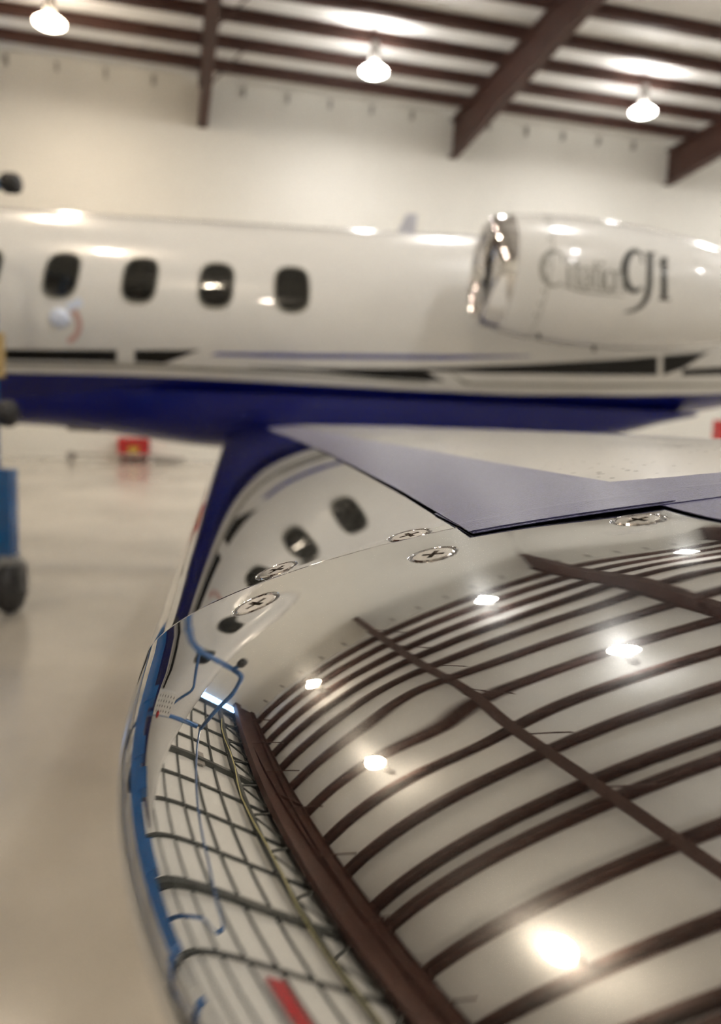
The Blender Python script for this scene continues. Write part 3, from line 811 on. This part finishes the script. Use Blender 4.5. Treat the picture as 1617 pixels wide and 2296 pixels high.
# ================================================================ things about the hangar
# red tool chest by the back wall
def on_far(px, py, y):         # world point of a pixel at a given world Y
    d = R_H @ ray_l(px, py); return CAM_O + d * (y / d[1])
a = on_far(264, 1026, Y_FAR - .55); b = on_far(334, 1034, Y_FAR - .55); tpz = on_far(299, 983, Y_FAR - .55)[2]
tc_ = empty('tool_chest', ((a[0] + b[0]) / 2, Y_FAR - .3, 0)); W2 = (b[0] - a[0]) / 2
tag(tc_, 'small red tool chest with a yellow label by the back wall', 'tool chest')
MB().box(-W2, W2, -.25, .25, .08, tpz).build('body', MT['red'], tc_)
for k in range(3): MB().box(-W2 + .03, W2 - .03, -.265, -.25, .11 + k * (tpz - .12) / 3, .08 + (k + 1) * (tpz - .12) / 3).build('drawer', MT['red'], tc_)
MB().box(-.11, .11, -.272, -.264, tpz * .35, tpz * .65).build('label_plate', MT['yellow'], tc_)
for sx in (-1, 1):
    for sy_ in (-1, 1):
        MB().lathe([(.04, -.015), (.04, .015)], 12, (sx * (W2 - .08), sy_ * .19, .04), 'y').build('caster', MT['rubber'], tc_)
# tow bar lying along the wall
a = on_far(146, 1018, Y_FAR - 1.2); b = on_far(415, 1032, Y_FAR - 1.2)
tb_ = empty('tow_bar', (a[0], Y_FAR - 1.0, 0)); Lb = b[0] - a[0]
tag(tb_, 'thin grey tow bar on the floor in front of the red tool chest', 'tow bar')
MB().tube([(.1, 0, .16), (Lb * .7, 0, .16), (Lb, 0, .10)], .028, 8).build('bar', MT['housing'], tb_)
MB().lathe([(.04, -.03), (.10, -.03), (.11, 0), (.10, .03), (.04, .03)], 20, (.1, 0, .11), 'y').build('wheel', MT['housing'], tb_)
MB().tube([(Lb - .02, -.25, .10), (Lb - .02, .25, .10)], .03, 8).build('handle', MT['housing'], tb_)
MB().box(Lb * .72, Lb * .95, -.03, .03, 0, .12).build('foot', MT['housing'], tb_)
# red cabinet glimpsed past the tail
c_ = on_far(1640, 960, 15.0)
rc = empty('red_cabinet', (c_[0] + .25, 15.0, 0)); tag(rc, 'red steel cabinet glimpsed beyond the tail at the right edge', 'cabinet')
MB().box(-.5, .5, -.3, .3, .06, 1.45).build('body', MT['red'], rc)
for k in range(4): MB().box(-.46, .46, -.32, -.3, .1 + .33 * k, .40 + .33 * k).build('drawer', MT['red'], rc)

# blue rolling work stand in front of the wing (left edge of the view and in the reflections)
def lvl(px, py, depth):        # level-frame point of a pixel at a depth
    d = ray_l(px, py); return d * (depth / d[1])
st_o = lvl(-7, 1300, 4.6)
st = empty('work_stand', tuple(lw((st_o[0], st_o[1], -HC))), -YAW)
tag(st, 'tall blue tube work stand on casters at the left edge', 'stand')
def S_(x, y, z): return (x, y, z)
TB = .032
def stand_tube(name, pts, r=TB, m='standblue', rr=.15): return MB().tube(bend(pts, rr), r, 12).build(name, MT[m], st, True)
LST, WST = 3.6, 1.0            # towards the viewer / to the left
stand_tube('post', [(0, 0, .30), (0, 0, 2.52)])
for x, y, h_ in ((-WST, 0, 2.6), (-WST, -LST, 1.2)): stand_tube('post', [S_(x, y, .30), S_(x, y, h_)])
stand_tube('post', [(0, -LST, .30), (0, -LST, 1.25)])
MB().box(.02, .115, -.05, .05, .36, .88).build('leg_sleeve', MT['standblue'], st)
stand_tube('side_rail', [(0, 0, .45), (0, -LST, .45)], .03); stand_tube('side_rail', [(-WST, 0, .45), (-WST, -LST, .45)], .03)
for yy in (0, -LST): stand_tube('cross_rail', [(0, yy, .45), (-WST, yy, .45)], .03)
stand_tube('top_rail', [(0, 0, 2.50), (0, -.02, 2.66), (-.25, -.05, 2.74), (-WST, 0, 2.68)], .032, rr=.12)
stand_tube('hand_rail', [(-WST, 0, 2.66), (-WST, -2.3, 2.55), (-WST, -3.0, 2.40), (-WST, -3.08, 2.2), (-WST, -2.95, 2.1), (-WST, -2.95, 1.05)], .02, rr=.1)
MB().box(.02, .06, -.035, .035, 1.42, 1.68).build('strap', MT['tan'], st)
stand_tube('brace', [(0, 0, 1.9), (-.5, 0, 2.2), (-WST, 0, 1.75)], .024, rr=.1)
stand_tube('stub_rail', [(0, 0, 2.40), (0, 0, 2.50), (.10, 0, 2.52)], .03, rr=.06)
MB().lathe([(.045, .08), (.058, .10), (.058, .16), (.04, .18)], 16, (0, 0, 2.52), 'x').build('clamp', MT['rubber'], st, True)
MB().lathe([(.03, .0), (.06, .02), (.08, .06), (.08, .11), (.05, .14)], 16, (0, 0, 1.21), 'x').build('rubber_bumper', MT['rubber'], st, True)
bd = MB().box(-WST + .02, -WST + .40, -.06, -.03, 1.45, 1.95).build('notice_board', MT['board'], st)
for kx in range(4):
    for kz in range(6):
        MB().lathe([(.014, -.064), (.014, -.059)], 8, (-WST + .09 + .08 * kx, 0, 1.52 + .075 * kz), 'y').build('peg_hole', MT['rubber'], bd)
MB().lathe([(.045, -.10), (.05, -.08), (.05, -.06)], 12, (-WST + .04, 0, 1.60), 'y').build('red_knob', MT['red'], st)
def caster(x, y):
    c = MB().box(x - .05, x + .05, y - .05, y + .05, .30, .36); c.bar((x - .06, y, .32), (x - .06, y, .14), .012, .09); c.bar((x + .06, y, .32), (x + .06, y, .14), .012, .09)
    o = c.build('caster_fork', MT['zinc'], st)
    MB().lathe([(.05, -.045), (.14, -.045), (.155, -.02), (.155, .02), (.14, .045), (.05, .045)], 24, (x, y, .155), 'x').build('caster_wheel', MT['rubber'], o, True)
for x, y in ((.085, 0), (-WST, 0), (0, -LST), (-WST, -LST)): caster(x, y)
pl = MB().box(-WST + .05, -.05, -LST + .1, -.1, 1.02, 1.08).build('platform', MT['zinc'], st)
MB().box(-.03, .03, -LST, -.05, .86, 1.22).build('platform_edge', MT['standblue'], st)
for yy, h_ in ((-1.1, 1.34), (-1.9, 1.30), (-2.3, 1.38), (-3.0, 1.33)): MB().box(-.06, .04, yy - .12, yy + .12, 1.0, h_).build('edge_guard', MT['standblue'], st)
